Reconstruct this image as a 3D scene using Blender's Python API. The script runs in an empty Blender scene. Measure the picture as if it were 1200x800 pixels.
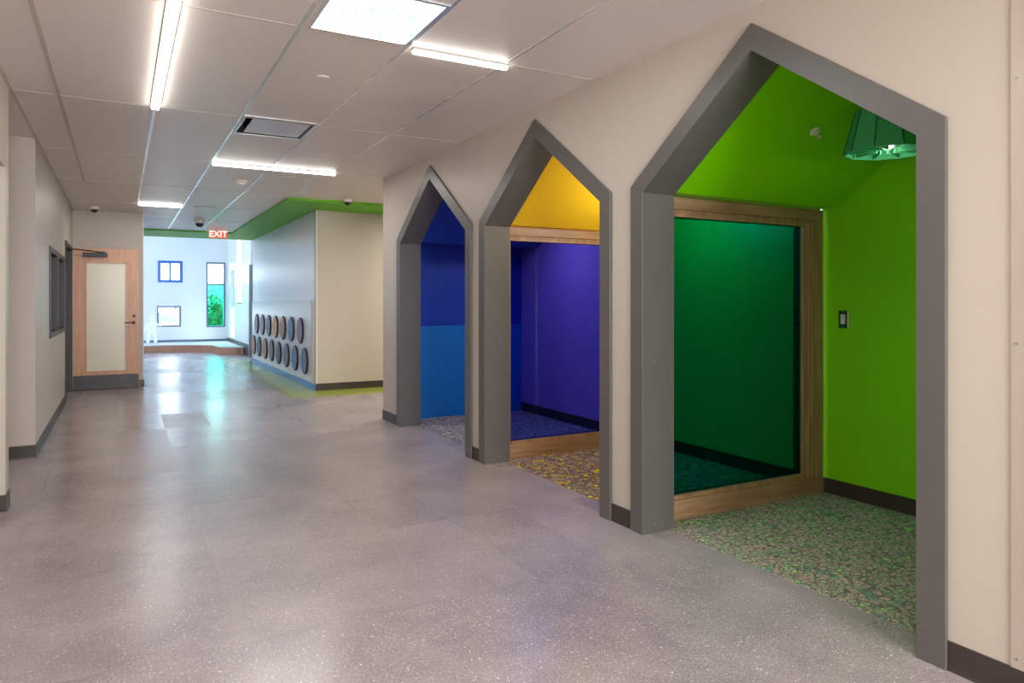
import bpy, bmesh, math, random
from mathutils import Vector, Matrix
R = random.Random(7)
sc = bpy.context.scene
col = sc.collection
PI = math.pi

# ------------------------------------------------------------------ materials
def srgb(r, g, b):
    f = lambda c: (c/255/12.92) if c/255 <= .04045 else ((c/255+.055)/1.055)**2.4
    return (f(r), f(g), f(b), 1)

def mat(name, c, rough=.5, metal=0, spec=.5, noise=0, nscale=8, bump=0, bscale=200, emit=None, estr=0, coat=0):
    m = bpy.data.materials.new(name); m.use_nodes = True
    nt = m.node_tree; b = nt.nodes['Principled BSDF']
    b.inputs['Base Color'].default_value = c
    b.inputs['Roughness'].default_value = rough
    b.inputs['Metallic'].default_value = metal
    b.inputs['Specular IOR Level'].default_value = spec
    b.inputs['Coat Weight'].default_value = coat
    if emit:
        b.inputs['Emission Color'].default_value = emit
        b.inputs['Emission Strength'].default_value = estr
    tc = nt.nodes.new('ShaderNodeTexCoord')
    if noise:
        n = nt.nodes.new('ShaderNodeTexNoise'); n.inputs['Scale'].default_value = nscale; n.inputs['Detail'].default_value = 4
        nt.links.new(tc.outputs['Object'], n.inputs['Vector'])
        mr = nt.nodes.new('ShaderNodeMapRange'); mr.inputs[3].default_value = 1-noise; mr.inputs[4].default_value = 1+noise
        nt.links.new(n.outputs['Fac'], mr.inputs[0])
        mx = nt.nodes.new('ShaderNodeVectorMath'); mx.operation = 'SCALE'; mx.inputs[0].default_value = c[:3]
        nt.links.new(mr.outputs[0], mx.inputs['Scale']); nt.links.new(mx.outputs[0], b.inputs['Base Color'])
    if bump:
        n = nt.nodes.new('ShaderNodeTexNoise'); n.inputs['Scale'].default_value = bscale
        nt.links.new(tc.outputs['Object'], n.inputs['Vector'])
        bp = nt.nodes.new('ShaderNodeBump'); bp.inputs['Strength'].default_value = bump; bp.inputs['Distance'].default_value = .002
        nt.links.new(n.outputs['Fac'], bp.inputs['Height']); nt.links.new(bp.outputs[0], b.inputs['Normal'])
    return m

def ramp(nt, stops, inter='LINEAR'):
    r = nt.nodes.new('ShaderNodeValToRGB'); cr = r.color_ramp; cr.interpolation = inter
    while len(cr.elements) < len(stops): cr.elements.new(.5)
    for e, (p, c) in zip(cr.elements, stops): e.position = p; e.color = c
    return r

def floor_mat():
    m = bpy.data.materials.new('speckled_vinyl'); m.use_nodes = True
    nt = m.node_tree; N = nt.nodes; L = nt.links; b = N['Principled BSDF']
    tc = N.new('ShaderNodeTexCoord')
    # mottling
    n1 = N.new('ShaderNodeTexNoise'); n1.inputs['Scale'].default_value = 1.35; n1.inputs['Detail'].default_value = 8; n1.inputs['Roughness'].default_value = .7
    L.new(tc.outputs['Object'], n1.inputs['Vector'])
    r1 = ramp(nt, [(.3, FLO_A), (.7, FLO_B)]); L.new(n1.outputs['Fac'], r1.inputs[0])
    n2 = N.new('ShaderNodeTexNoise'); n2.inputs['Scale'].default_value = 90; n2.inputs['Detail'].default_value = 4; n2.inputs['Roughness'].default_value = .8
    L.new(tc.outputs['Object'], n2.inputs['Vector'])
    mr = N.new('ShaderNodeMapRange'); mr.inputs[1].default_value = .3; mr.inputs[2].default_value = .7; mr.inputs[3].default_value = .66; mr.inputs[4].default_value = 1.34
    L.new(n2.outputs['Fac'], mr.inputs[0])
    # tiles 0.457 x 1.09
    sx = N.new('ShaderNodeSeparateXYZ'); L.new(tc.outputs['Object'], sx.inputs[0])
    def math_(op, a, bb):
        q = N.new('ShaderNodeMath'); q.operation = op
        for i, v in enumerate((a, bb)):
            if v is None: continue
            if isinstance(v, (int, float)): q.inputs[i].default_value = v
            else: L.new(v, q.inputs[i])
        return q.outputs[0]
    fx = math_('DIVIDE', math_('SUBTRACT', sx.outputs[0], .42), .457)
    fy = math_('DIVIDE', math_('SUBTRACT', sx.outputs[1], 4.08), 1.09)
    ix = math_('FLOOR', fx, None); iy = math_('FLOOR', fy, None)
    cb = N.new('ShaderNodeCombineXYZ'); L.new(ix, cb.inputs[0]); L.new(iy, cb.inputs[1])
    wn = N.new('ShaderNodeTexWhiteNoise'); wn.noise_dimensions = '2D'; L.new(cb.outputs[0], wn.inputs['Vector'])
    tv = N.new('ShaderNodeMapRange'); tv.inputs[3].default_value = .985; tv.inputs[4].default_value = 1.015; L.new(wn.outputs['Value'], tv.inputs[0])
    # seams
    ex = math_('SUBTRACT', .5, math_('ABSOLUTE', math_('SUBTRACT', math_('FRACT', fx, None), .5), None))
    ey = math_('SUBTRACT', .5, math_('ABSOLUTE', math_('SUBTRACT', math_('FRACT', fy, None), .5), None))
    seam = math_('MINIMUM', math_('MULTIPLY', ex, .457), math_('MULTIPLY', ey, 1.09))
    sm = N.new('ShaderNodeMapRange'); sm.inputs[1].default_value = .0008; sm.inputs[2].default_value = .0025; sm.inputs[3].default_value = .9; sm.inputs[4].default_value = 1
    L.new(seam, sm.inputs[0])
    k = math_('MULTIPLY', math_('MULTIPLY', mr.outputs[0], tv.outputs[0]), sm.outputs[0])
    sc_ = N.new('ShaderNodeVectorMath'); sc_.operation = 'SCALE'; L.new(r1.outputs[0], sc_.inputs[0]); L.new(k, sc_.inputs['Scale'])
    # white flecks, two sizes
    last = sc_.outputs[0]
    for s, th, cut in ((30, .12, .5), (60, .17, .5), (110, .22, .6)):
        v = N.new('ShaderNodeTexVoronoi'); v.inputs['Scale'].default_value = s
        L.new(tc.outputs['Object'], v.inputs['Vector'])
        near = math_('LESS_THAN', v.outputs['Distance'], th)
        sp = N.new('ShaderNodeSeparateColor'); L.new(v.outputs['Color'], sp.inputs[0])
        pick = math_('GREATER_THAN', sp.outputs[0], cut)
        f = math_('MULTIPLY', near, pick)
        f = math_('MULTIPLY', f, math_('MULTIPLY', sp.outputs[1], .9))
        mx = N.new('ShaderNodeMix'); mx.data_type = 'RGBA'; L.new(f, mx.inputs[0]); L.new(last, mx.inputs[6]); mx.inputs[7].default_value = (1, .99, .97, 1)
        last = mx.outputs[2]
    L.new(last, b.inputs['Base Color'])
    ro = N.new('ShaderNodeMapRange'); ro.inputs[3].default_value = .21; ro.inputs[4].default_value = .34
    L.new(wn.outputs['Value'], ro.inputs[0]); L.new(ro.outputs[0], b.inputs['Roughness'])
    b.inputs['Specular IOR Level'].default_value = .75; b.inputs['Coat Weight'].default_value = .0; b.inputs['Coat Roughness'].default_value = .22
    n3 = N.new('ShaderNodeTexNoise'); n3.inputs['Scale'].default_value = 1.3; L.new(tc.outputs['Object'], n3.inputs['Vector'])
    bp = N.new('ShaderNodeBump'); bp.inputs['Strength'].default_value = .05; bp.inputs['Distance'].default_value = .01
    L.new(n3.outputs['Fac'], bp.inputs['Height']); L.new(bp.outputs[0], b.inputs['Normal'])
    return m
FLO_A = srgb(138, 128, 133); FLO_B = srgb(176, 165, 167)

def carpet_mat(name, gap, base, base2, accents, cut):
    m = bpy.data.materials.new(name); m.use_nodes = True
    nt = m.node_tree; N = nt.nodes; L = nt.links; b = N['Principled BSDF']
    tc = N.new('ShaderNodeTexCoord')
    v = N.new('ShaderNodeTexVoronoi'); v.inputs['Scale'].default_value = 29; L.new(tc.outputs['Object'], v.inputs['Vector'])
    e = N.new('ShaderNodeTexVoronoi'); e.feature = 'DISTANCE_TO_EDGE'; e.inputs['Scale'].default_value = 29; L.new(tc.outputs['Object'], e.inputs['Vector'])
    sp = N.new('ShaderNodeSeparateColor'); L.new(v.outputs['Color'], sp.inputs[0])
    stops = [(0, base), (cut*.5, base2)]
    for i, a in enumerate(accents): stops.append((cut + (1-cut)*i/len(accents), a))
    r = ramp(nt, stops, 'CONSTANT')
    # accents gather in patches
    pn = N.new('ShaderNodeTexNoise'); pn.inputs['Scale'].default_value = 3.5; L.new(tc.outputs['Object'], pn.inputs['Vector'])
    ad = N.new('ShaderNodeMath'); ad.operation = 'MULTIPLY_ADD'; ad.inputs[1].default_value = 1.0; L.new(sp.outputs[0], ad.inputs[0])
    pm = N.new('ShaderNodeMapRange'); pm.inputs[1].default_value = .35; pm.inputs[2].default_value = .65; pm.inputs[3].default_value = -.25; pm.inputs[4].default_value = .08
    L.new(pn.outputs['Fac'], pm.inputs[0]); L.new(pm.outputs[0], ad.inputs[2]); L.new(ad.outputs[0], r.inputs[0])
    n = N.new('ShaderNodeTexNoise'); n.inputs['Scale'].default_value = 130; n.inputs['Detail'].default_value = 3; L.new(tc.outputs['Object'], n.inputs['Vector'])
    mr = N.new('ShaderNodeMapRange'); mr.inputs[1].default_value = .35; mr.inputs[2].default_value = .65; mr.inputs[3].default_value = .6; mr.inputs[4].default_value = 1.35; L.new(n.outputs['Fac'], mr.inputs[0])
    s = N.new('ShaderNodeVectorMath'); s.operation = 'SCALE'; L.new(r.outputs[0], s.inputs[0]); L.new(mr.outputs[0], s.inputs['Scale'])
    em = N.new('ShaderNodeMapRange'); em.inputs[1].default_value = .04; em.inputs[2].default_value = .10; L.new(e.outputs['Distance'], em.inputs[0])
    mx = N.new('ShaderNodeMix'); mx.data_type = 'RGBA'; L.new(em.outputs[0], mx.inputs[0]); mx.inputs[6].default_value = gap; L.new(s.outputs[0], mx.inputs[7])
    L.new(mx.outputs[2], b.inputs['Base Color']); b.inputs['Roughness'].default_value = .95; b.inputs['Specular IOR Level'].default_value = .1
    bp = N.new('ShaderNodeBump'); bp.inputs['Strength'].default_value = .6; bp.inputs['Distance'].default_value = .004
    L.new(em.outputs[0], bp.inputs['Height']); L.new(bp.outputs[0], b.inputs['Normal'])
    return m

def wood_mat(name, c1, c2, axis=2, rough=.45):
    m = bpy.data.materials.new(name); m.use_nodes = True
    nt = m.node_tree; N = nt.nodes; L = nt.links; b = N['Principled BSDF']
    tc = N.new('ShaderNodeTexCoord'); mp = N.new('ShaderNodeMapping')
    s = [22, 22, 22]; s[axis] = 1.6; mp.inputs['Scale'].default_value = s
    L.new(tc.outputs['Object'], mp.inputs[0])
    n = N.new('ShaderNodeTexNoise'); n.inputs['Scale'].default_value = 1.5; n.inputs['Detail'].default_value = 6; n.inputs['Distortion'].default_value = .6
    L.new(mp.outputs[0], n.inputs['Vector'])
    r = ramp(nt, [(.3, c1), (.7, c2)]); L.new(n.outputs['Fac'], r.inputs[0])
    L.new(r.outputs[0], b.inputs['Base Color']); b.inputs['Roughness'].default_value = rough
    return m

def glass_mat(name, tint, refl=1.0, rough=0.0):
    m = bpy.data.materials.new(name); m.use_nodes = True
    nt = m.node_tree; N = nt.nodes; L = nt.links
    for n in list(N): N.remove(n)
    o = N.new('ShaderNodeOutputMaterial'); t = N.new('ShaderNodeBsdfTransparent'); t.inputs[0].default_value = tuple(math.sqrt(q) for q in tint[:3])+(1,)
    g = N.new('ShaderNodeBsdfGlossy'); g.inputs['Roughness'].default_value = rough; g.inputs[0].default_value = (refl, refl, refl, 1)
    f = N.new('ShaderNodeFresnel'); ge = N.new('ShaderNodeNewGeometry'); mi = N.new('ShaderNodeMix'); mi.inputs[2].default_value = 1.45; mi.inputs[3].default_value = 1/1.45
    L.new(ge.outputs['Backfacing'], mi.inputs[0]); L.new(mi.outputs[0], f.inputs[0])
    mx = N.new('ShaderNodeMixShader'); L.new(f.outputs[0], mx.inputs[0]); L.new(t.outputs[0], mx.inputs[1]); L.new(g.outputs[0], mx.inputs[2])
    L.new(mx.outputs[0], o.inputs[0])
    return m

def emit_mat(name, c, s):
    m = bpy.data.materials.new(name); m.use_nodes = True
    nt = m.node_tree; N = nt.nodes
    for n in list(N): N.remove(n)
    o = N.new('ShaderNodeOutputMaterial'); e = N.new('ShaderNodeEmission'); e.inputs[0].default_value = c; e.inputs[1].default_value = s
    nt.links.new(e.outputs[0], o.inputs[0]); return m

M = {}
M['wall'] = mat('cream_wall_paint', srgb(192, 182, 170), .42, spec=.35, bump=.08, bscale=260)
M['wall_white'] = mat('white_wall_paint', srgb(226, 228, 230), .38, spec=.4, bump=.06)
M['gloss_wall'] = mat('satin_white_wall_paint', srgb(228, 228, 232), .3, spec=.5, bump=.05, bscale=60)
M['ceiling'] = mat('ceiling_board', srgb(226, 217, 210), .38, spec=.45, bump=.05)
M['tbar'] = mat('white_ceiling_bar', srgb(225, 228, 232), .22, metal=.55)
M['trimbar'] = mat('ceiling_edge_bar', srgb(190, 180, 170), .4)
M['floor'] = floor_mat()
M['base'] = mat('rubber_base', srgb(60, 52, 46), .4, noise=.08)
M['base_reflect'] = mat('rubber_base_sky_reflection', srgb(14, 122, 196), .35)  # dark rubber painted blue for the sky it reflects
M['frame'] = mat('grey_metal_frame', srgb(99, 96, 93), .38, metal=.15, noise=.05, nscale=3)
M['lime'] = mat('lime_paint', srgb(126, 214, 0), .33, spec=.45, bump=.06, bscale=150)
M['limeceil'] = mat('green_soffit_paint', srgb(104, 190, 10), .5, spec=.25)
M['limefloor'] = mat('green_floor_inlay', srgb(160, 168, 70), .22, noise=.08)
M['yellow'] = mat('yellow_paint', srgb(250, 204, 36), .4, bump=.06)
M['blue'] = mat('deep_blue_paint', srgb(0, 56, 168), .45, bump=.06)
M['blue2'] = mat('mid_blue_paint', srgb(0, 112, 196), .45, bump=.06)
M['purple'] = mat('violet_paint', srgb(192, 142, 222), .5, bump=.06)
M['teal'] = mat('pale_yellow_paint', srgb(205, 190, 90), .45, bump=.06)
M['carpet_g'] = carpet_mat('green_pebble_carpet', srgb(118, 110, 102), srgb(186, 172, 158), srgb(164, 176, 148), [srgb(124, 158, 136), srgb(170, 212, 140), srgb(104, 162, 132)], .74)
M['carpet_y'] = carpet_mat('yellow_pebble_carpet', srgb(100, 90, 88), srgb(176, 160, 152), srgb(138, 122, 110), [srgb(222, 186, 50), srgb(245, 222, 30)], .72)
M['carpet_b'] = carpet_mat('grey_blue_pebble_carpet', srgb(84, 80, 100), srgb(146, 140, 148), srgb(176, 172, 168), [srgb(120, 130, 170), srgb(200, 200, 190)], .8)
M['woodx'] = wood_mat('oak_window_trim', srgb(142, 106, 78), srgb(178, 142, 110), 0)
M['woodz'] = wood_mat('oak_window_upright', srgb(142, 106, 78), srgb(178, 142, 110), 2)
M['doorwood'] = wood_mat('door_veneer', srgb(186, 132, 98), srgb(208, 156, 120), 2, .35)
M['stagewood'] = wood_mat('stage_facing', srgb(160, 110, 90), srgb(182, 132, 108), 0, .35)
M['dark'] = mat('dark_metal', srgb(44, 42, 42), .4, metal=.3)
M['black'] = mat('black_liner', srgb(10, 10, 12), .6)
M['bronze'] = mat('dark_bronze', srgb(46, 38, 34), .3, metal=.7)
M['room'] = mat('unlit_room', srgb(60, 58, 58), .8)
M['glassg'] = glass_mat('green_glass', (0.0, .27, .26, 1), .4)
M['glassb'] = glass_mat('blue_glass', (.13, .18, .72, 1), .2)
M['glassc'] = glass_mat('clear_glass', (.9, .92, .88, 1))
M['glasssmoke'] = glass_mat('smoked_glass', (.25, .25, .27, 1), .35)
M['cream_pane'] = mat('cream_door_pane', srgb(205, 196, 172), .25)  # opaque cream stands in for the lit wall seen through clear glass
M['glasst'] = glass_mat('teal_glass', (.02, .5, .36, 1))
M['glassbl'] = glass_mat('blue_tinted_glass', (.25, .35, .95, 1))
M['strip'] = emit_mat('strip_light_diffuser', (1, .95, .88, 1), 12)
M['white'] = mat('white_plastic', srgb(225, 220, 212), .35)
M['whitemetal'] = mat('white_metal', srgb(205, 200, 196), .35, metal=.2)
M['plaque'] = mat('diffuser_plaque', srgb(214, 222, 234), .35, metal=0)
M['steel'] = mat('brushed_steel', srgb(150, 160, 165), .3, metal=.8)
M['guard'] = mat('corner_guard', srgb(188, 176, 164), .35, metal=.2)
M['felt'] = mat('green_felt', srgb(76, 172, 116), .9, noise=.1, nscale=60, spec=.1)
M['feltline'] = mat('dark_green_felt_seam', srgb(10, 60, 34), .9)
M['bulb'] = emit_mat('bulb_glow', (1, .95, .85, 1), 1.6)
M['dome'] = mat('camera_dome', srgb(20, 18, 18), .08, spec=.7)
M['green_plate'] = mat('green_switch_plate', srgb(8, 74, 44), .3)
M['platform'] = mat('stage_top', srgb(200, 205, 208), .3)
M['cutout'] = mat('white_cutout', srgb(248, 248, 250), .4)
M['grass'] = mat('lawn', srgb(120, 150, 80), .9, noise=.3, nscale=2)
M['asphalt'] = mat('pale_road', srgb(190, 190, 190), .8)
M['leaf'] = mat('tree_leaves', srgb(70, 120, 60), .8, noise=.4, nscale=4)
M['bark'] = mat('tree_bark', srgb(90, 75, 60), .9)
M['siding'] = mat('pale_siding', srgb(225, 225, 222), .7)
M['roof'] = mat('grey_roof', srgb(110, 115, 125), .8)

# ------------------------------------------------------------------ mesh helpers
def box(bm, x0, x1, y0, y1, z0, z1):
    v = [bm.verts.new(p) for p in ((x0,y0,z0),(x1,y0,z0),(x1,y1,z0),(x0,y1,z0),(x0,y0,z1),(x1,y0,z1),(x1,y1,z1),(x0,y1,z1))]
    for f in ((0,3,2,1),(4,5,6,7),(0,1,5,4),(1,2,6,5),(2,3,7,6),(3,0,4,7)): bm.faces.new([v[i] for i in f])

def prism(bm, pts, a0, a1, axis):
    """polygon pts (2D) extruded between a0 and a1 along axis: 'x' -> pts=(y,z); 'y' -> (x,z); 'z' -> (x,y)"""
    def P(p, a): return {'x': (a, p[0], p[1]), 'y': (p[0], a, p[1]), 'z': (p[0], p[1], a)}[axis]
    A = [bm.verts.new(P(p, a0)) for p in pts]; B = [bm.verts.new(P(p, a1)) for p in pts]
    n = len(pts); fs = [bm.faces.new(A), bm.faces.new(B[::-1])]
    for i in range(n): bm.faces.new([A[i], B[i], B[(i+1) % n], A[(i+1) % n]])
    bm.normal_update()
    bmesh.ops.triangulate(bm, faces=fs)

def ring(bm, outer, inner, a0, a1, axis):
    """open ring between two polylines with the same number of points, extruded; ends capped"""
    def P(p, a): return {'x': (a, p[0], p[1]), 'y': (p[0], a, p[1]), 'z': (p[0], p[1], a)}[axis]
    g = [[bm.verts.new(P(p, a)) for p in poly] for poly in (outer, inner) for a in (a0, a1)]
    O0, O1, I0, I1 = g; n = len(outer)
    for i in range(n-1):
        bm.faces.new([O0[i], O0[i+1], I0[i+1], I0[i]]); bm.faces.new([O1[i], I1[i], I1[i+1], O1[i+1]])
        bm.faces.new([O0[i], O1[i], O1[i+1], O0[i+1]]); bm.faces.new([I0[i], I0[i+1], I1[i+1], I1[i]])
    bm.faces.new([O0[0], I0[0], I1[0], O1[0]]); bm.faces.new([O0[-1], O1[-1], I1[-1], I0[-1]])

def lathe(bm, prof, c, axis='z', n=24):
    """prof: (radius, height) list around a point c"""
    rings = []
    for r, h in prof:
        vs = []
        for k in range(n):
            a = 2*PI*k/n; u, w = r*math.cos(a), r*math.sin(a)
            p = {'z': (u, w, h), 'y': (u, h, w), 'x': (h, u, w)}[axis]
            vs.append(bm.verts.new((c[0]+p[0], c[1]+p[1], c[2]+p[2])))
        rings.append(vs)
    for A, B in zip(rings, rings[1:]):
        for k in range(n): bm.faces.new([A[k], A[(k+1) % n], B[(k+1) % n], B[k]])
    bm.faces.new(rings[0]); bm.faces.new(rings[-1][::-1])

def tube(bm, pts, r, n=8):
    pts = [Vector(p) for p in pts]; rings = []
    for i, p in enumerate(pts):
        d = (pts[min(i+1, len(pts)-1)]-pts[max(i-1, 0)]).normalized()
        up = Vector((0, 0, 1)) if abs(d.z) < .9 else Vector((1, 0, 0))
        a = d.cross(up).normalized(); b = d.cross(a)
        rings.append([bm.verts.new(p+a*r*math.cos(2*PI*k/n)+b*r*math.sin(2*PI*k/n)) for k in range(n)])
    for A, B in zip(rings, rings[1:]):
        for k in range(n): bm.faces.new([A[k], A[(k+1) % n], B[(k+1) % n], B[k]])
    bm.faces.new(rings[0]); bm.faces.new(rings[-1][::-1])

def obj(name, bm, m, parent=None, bevel=0, smooth=False):
    if isinstance(bm, (list, tuple)):
        b = bmesh.new()
        for q in bm: box(b, *q)
        bm = b
    bmesh.ops.recalc_face_normals(bm, faces=bm.faces[:])
    me = bpy.data.meshes.new(name); bm.to_mesh(me); bm.free()
    me.materials.append(M[m] if isinstance(m, str) else m)
    o = bpy.data.objects.new(name, me); col.objects.link(o)
    if parent:
        o.parent = parent; 
        me.transform(Matrix.Translation(parent.location).inverted()) if parent.type == 'EMPTY' else None
    if smooth:
        me.shade_smooth()
        try: me.set_sharp_from_angle(angle=math.radians(35))
        except Exception: pass
    if bevel:
        md = o.modifiers.new('edge', 'BEVEL'); md.width = bevel; md.segments = 2; md.limit_method = 'ANGLE'
    return o

def struct(name, bm, m, parent=None, **k):
    o = obj(name, bm, m, parent, **k)
    if not parent: o['kind'] = 'structure'
    return o

def tag(o, label, cat, group=None):
    o['label'] = label; o['category'] = cat
    if group: o['group'] = group
    return o

def thing(name, label, cat, loc, group=None):
    o = bpy.data.objects.new(name, None); col.objects.link(o); o.location = loc
    o.empty_display_size = .1
    return tag(o, label, cat, group)

def sempty(name, loc):
    o = bpy.data.objects.new(name, None); col.objects.link(o); o.location = loc; o['kind'] = 'structure'; return o

# ------------------------------------------------------------------ dimensions
H = 2.78
XL, XR = -.65, 2.67
NOOKS = [(2.444, .92, .81, 1.45, 3.39), (4.486, .92, .81, 3.45, 5.395), (6.508, .945, .83, 5.455, 7.74)]

def house(yc, hw, ze, zp, z0=0): return [(yc-hw, z0), (yc-hw, ze), (yc, zp), (yc+hw, ze), (yc+hw, z0)]

# ------------------------------------------------------------------ floor and ceiling
struct('floor', [(-4, 7.5, -4.5, 22.9, -.08, 0)], 'floor')
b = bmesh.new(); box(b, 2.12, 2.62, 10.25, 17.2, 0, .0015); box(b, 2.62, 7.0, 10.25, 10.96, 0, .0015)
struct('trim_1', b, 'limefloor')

# ceiling as tiles, with gaps for the recessed light and the air diffuser
PANEL = (.86, 1.385, 3.16, 3.74); DIFF = (.85, 1.375, 5.77, 6.38)
zones = [(XL, XR+.05, -4.5, 15.6), (XR, 7.0, 7.9, 10.97), (-1.7, XL, 2.5, 7.6), (-4, XL, 12.9, 15.6)]
xs = sorted({-4, -1.7, XL, XR, XR+.05, 7.0, PANEL[0], PANEL[1], DIFF[0], DIFF[1]})
ys = sorted({-4.5, 2.5, 7.6, 7.9, 10.97, 12.9, 15.6, PANEL[2], PANEL[3], DIFF[2], DIFF[3]})
b = bmesh.new()
for x0, x1 in zip(xs, xs[1:]):
    for y0, y1 in zip(ys, ys[1:]):
        xm, ym = (x0+x1)/2, (y0+y1)/2
        if not any(z[0] < xm < z[1] and z[2] < ym < z[3] for z in zones): continue
        if any(q[0] < xm < q[1] and q[2] < ym < q[3] for q in (PANEL, DIFF)): continue
        box(b, x0, x1, y0, y1, H, H+.12)
bmesh.ops.remove_doubles(b, verts=b.verts[:], dist=.0001)
struct('ceiling', b, 'ceiling')
struct('ceiling_soffit', [(2.0, 7.0, 10.0, 10.97, 2.752, H+.05), (2.0, 2.64, 10.97, 17.0, 2.752, H+.05), (-4, 2.0, 15.55, 17.0, 2.752, H+.05)], 'limeceil')
# ceiling bars
b = bmesh.new()
for x, y1, w in ((.22, 15.55, .022), (.815, 15.55, .022), (1.405, 15.0, .018), (2.02, 10.0, .012)):
    box(b, x-w/2, x+w/2, -4.5, y1, H-.004, H+.01)
struct('trim_2', b, 'tbar')
b = bmesh.new()
box(b, -.383, -.36, -4.5, 9.8, H-.005, H+.01)
box(b, XL, XL+.02, -4.5, 12.95, H-.012, H+.01)
for y in (-.2, 1.8, 3.77, 5.82, 7.83, 9.72, 11.62, 13.5):
    x1 = 1.98 if y > 10 else XR-.01
    if y in (3.77, 7.83):
        box(b, XL, .81, y-.005, y+.005, H-.0025, H+.01); box(b, 2.09, XR-.01, y-.005, y+.005, H-.0025, H+.01)
    else: box(b, XL, x1, y-.005, y+.005, H-.0025, H+.01)
struct('trim_3', b, 'trimbar')

# ------------------------------------------------------------------ right wall with three house openings
pts = [(-4.5, 0)]
for yc, ho, hi, s, n in NOOKS:
    pts += house(yc, ho-.03, 2.02, 2.665)
pts += [(7.96, 0), (7.96, H+.05), (-4.5, H+.05)]
b = bmesh.new(); prism(b, pts, XR, XR+.2, 'x')
struct('wall_right', b, 'wall')
# wall return of the side passage and cream wall with the disc wall
struct('wall_passage_south', [(XR+.2, 7.0, 7.80, 7.96, 0, H+.05)], 'wall')
struct('wall_passage_north', [(2.622, 7.0, 10.96, 11.1, 0, 2.76)], 'wall')
struct('wall_passage_end', [(6.9, 7.0, 7.96, 10.96, 0, H)], 'wall')
struct('wall_discs', [(2.622, 2.75, 11.1, 16.93, 0, 2.76), (2.75, 5.2, 16.8, 16.93, 0, 2.76)], 'gloss_wall')
struct('trim_4', [(2.612, 2.632, 10.95, 10.972, .107, 2.752)], 'white', bevel=.003)

# frames around the openings
labs = ['dark grey house-shaped frame around the lime green nook', 'dark grey house-shaped frame around the yellow nook', 'dark grey house-shaped frame around the deep blue nook']
for (yc, ho, hi, s, n), lb in zip(NOOKS, labs):
    t = thing('house_portal', lb, 'door frame', (2.65, yc, 0), 'house-shaped frames along the cream wall')
    O = house(yc, ho, 2.03, 2.69); I = house(yc, hi, 1.985, 2.558)
    b = bmesh.new(); ring(b, O, I, 2.65, 2.668, 'x'); obj('face_trim', b, 'frame', t, bevel=.0015)
    I2 = house(yc, hi+.015, 1.99, 2.57)
    b = bmesh.new(); ring(b, I2, I, 2.667, 2.89, 'x'); obj('jamb_lining', b, 'frame', t)
    # small fixing screws
    for z in (.05, 1.0):
        for x in (2.74, 2.80):
            b = bmesh.new(); lathe(b, [(.0045, 0), (.004, .003)], (x, yc+hi-.003, z), 'y', 8); obj('screw', b, 'steel', t)

# ------------------------------------------------------------------ nooks
XB = 4.39
def nook(i, name, wallm, ceilm, sidem, carpet):
    yc, ho, hi, y0, y1 = NOOKS[i]
    back = [(y0, 0), (y1, 0), (y1, 2.1), (yc, 2.75), (y0, 2.1)]
    b = bmesh.new(); prism(b, back, XB, XB+.03, 'x'); struct('wall_back_'+name, b, wallm)
    e = .82
    ze, zr = 2.005, 2.615
    b = bmesh.new()
    low = [(y1, ze), (yc+e, ze), (yc, zr), (yc-e, ze), (y0, ze)]
    up = [(y, z+.04) for y, z in low]
    ring(b, up, low, 2.891, XB+.03, 'x'); struct('ceiling_'+name, b, ceilm)
    struct('floor_carpet_'+name, [(2.85, XB, y0, y1, -.01, .004)], carpet)
nook(0, 'green_nook', 'lime', 'lime', 'lime', 'carpet_g')
nook(1, 'yellow_nook', 'teal', 'yellow', 'yellow', 'carpet_y')
nook(2, 'blue_nook', 'purple', 'blue', 'blue', 'carpet_b')
struct('wall_south_green_nook', [(XR+.2, XB, 1.40, 1.45, 0, 2.1)], 'lime')
struct('wall_north_blue_nook', [(XR+.2, XB, 7.74, 7.79, 1.072, 2.1)], 'blue')
struct('wall_lower_blue_nook', [(XR+.2, XB, 7.735, 7.79, .0, 1.072)], 'blue2')
# gable pieces above the internal windows and slim posts beside them
for y, ms, mn, nm in ((3.39, 'lime', 'teal', 'green'), (5.395, 'yellow', 'blue', 'yellow')):
    struct('wall_partition_'+nm, [(2.87, XB, y+.012, y+.05, 1.985, 2.72), (4.35, XB, y+.012, y+.05, 0, 1.985)], ms)
# baseboards in the nooks
struct('baseboard_green_nook', [(XB-.01, XB, 1.45, 3.385, 0, .107)], 'base')
struct('baseboard_yellow_nook', [(XB-.01, XB, 3.46, 5.39, 0, .107)], 'base')
struct('baseboard_blue_nook', [(XB-.01, XB, 5.46, 7.73, 0, .107)], 'base')

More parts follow.
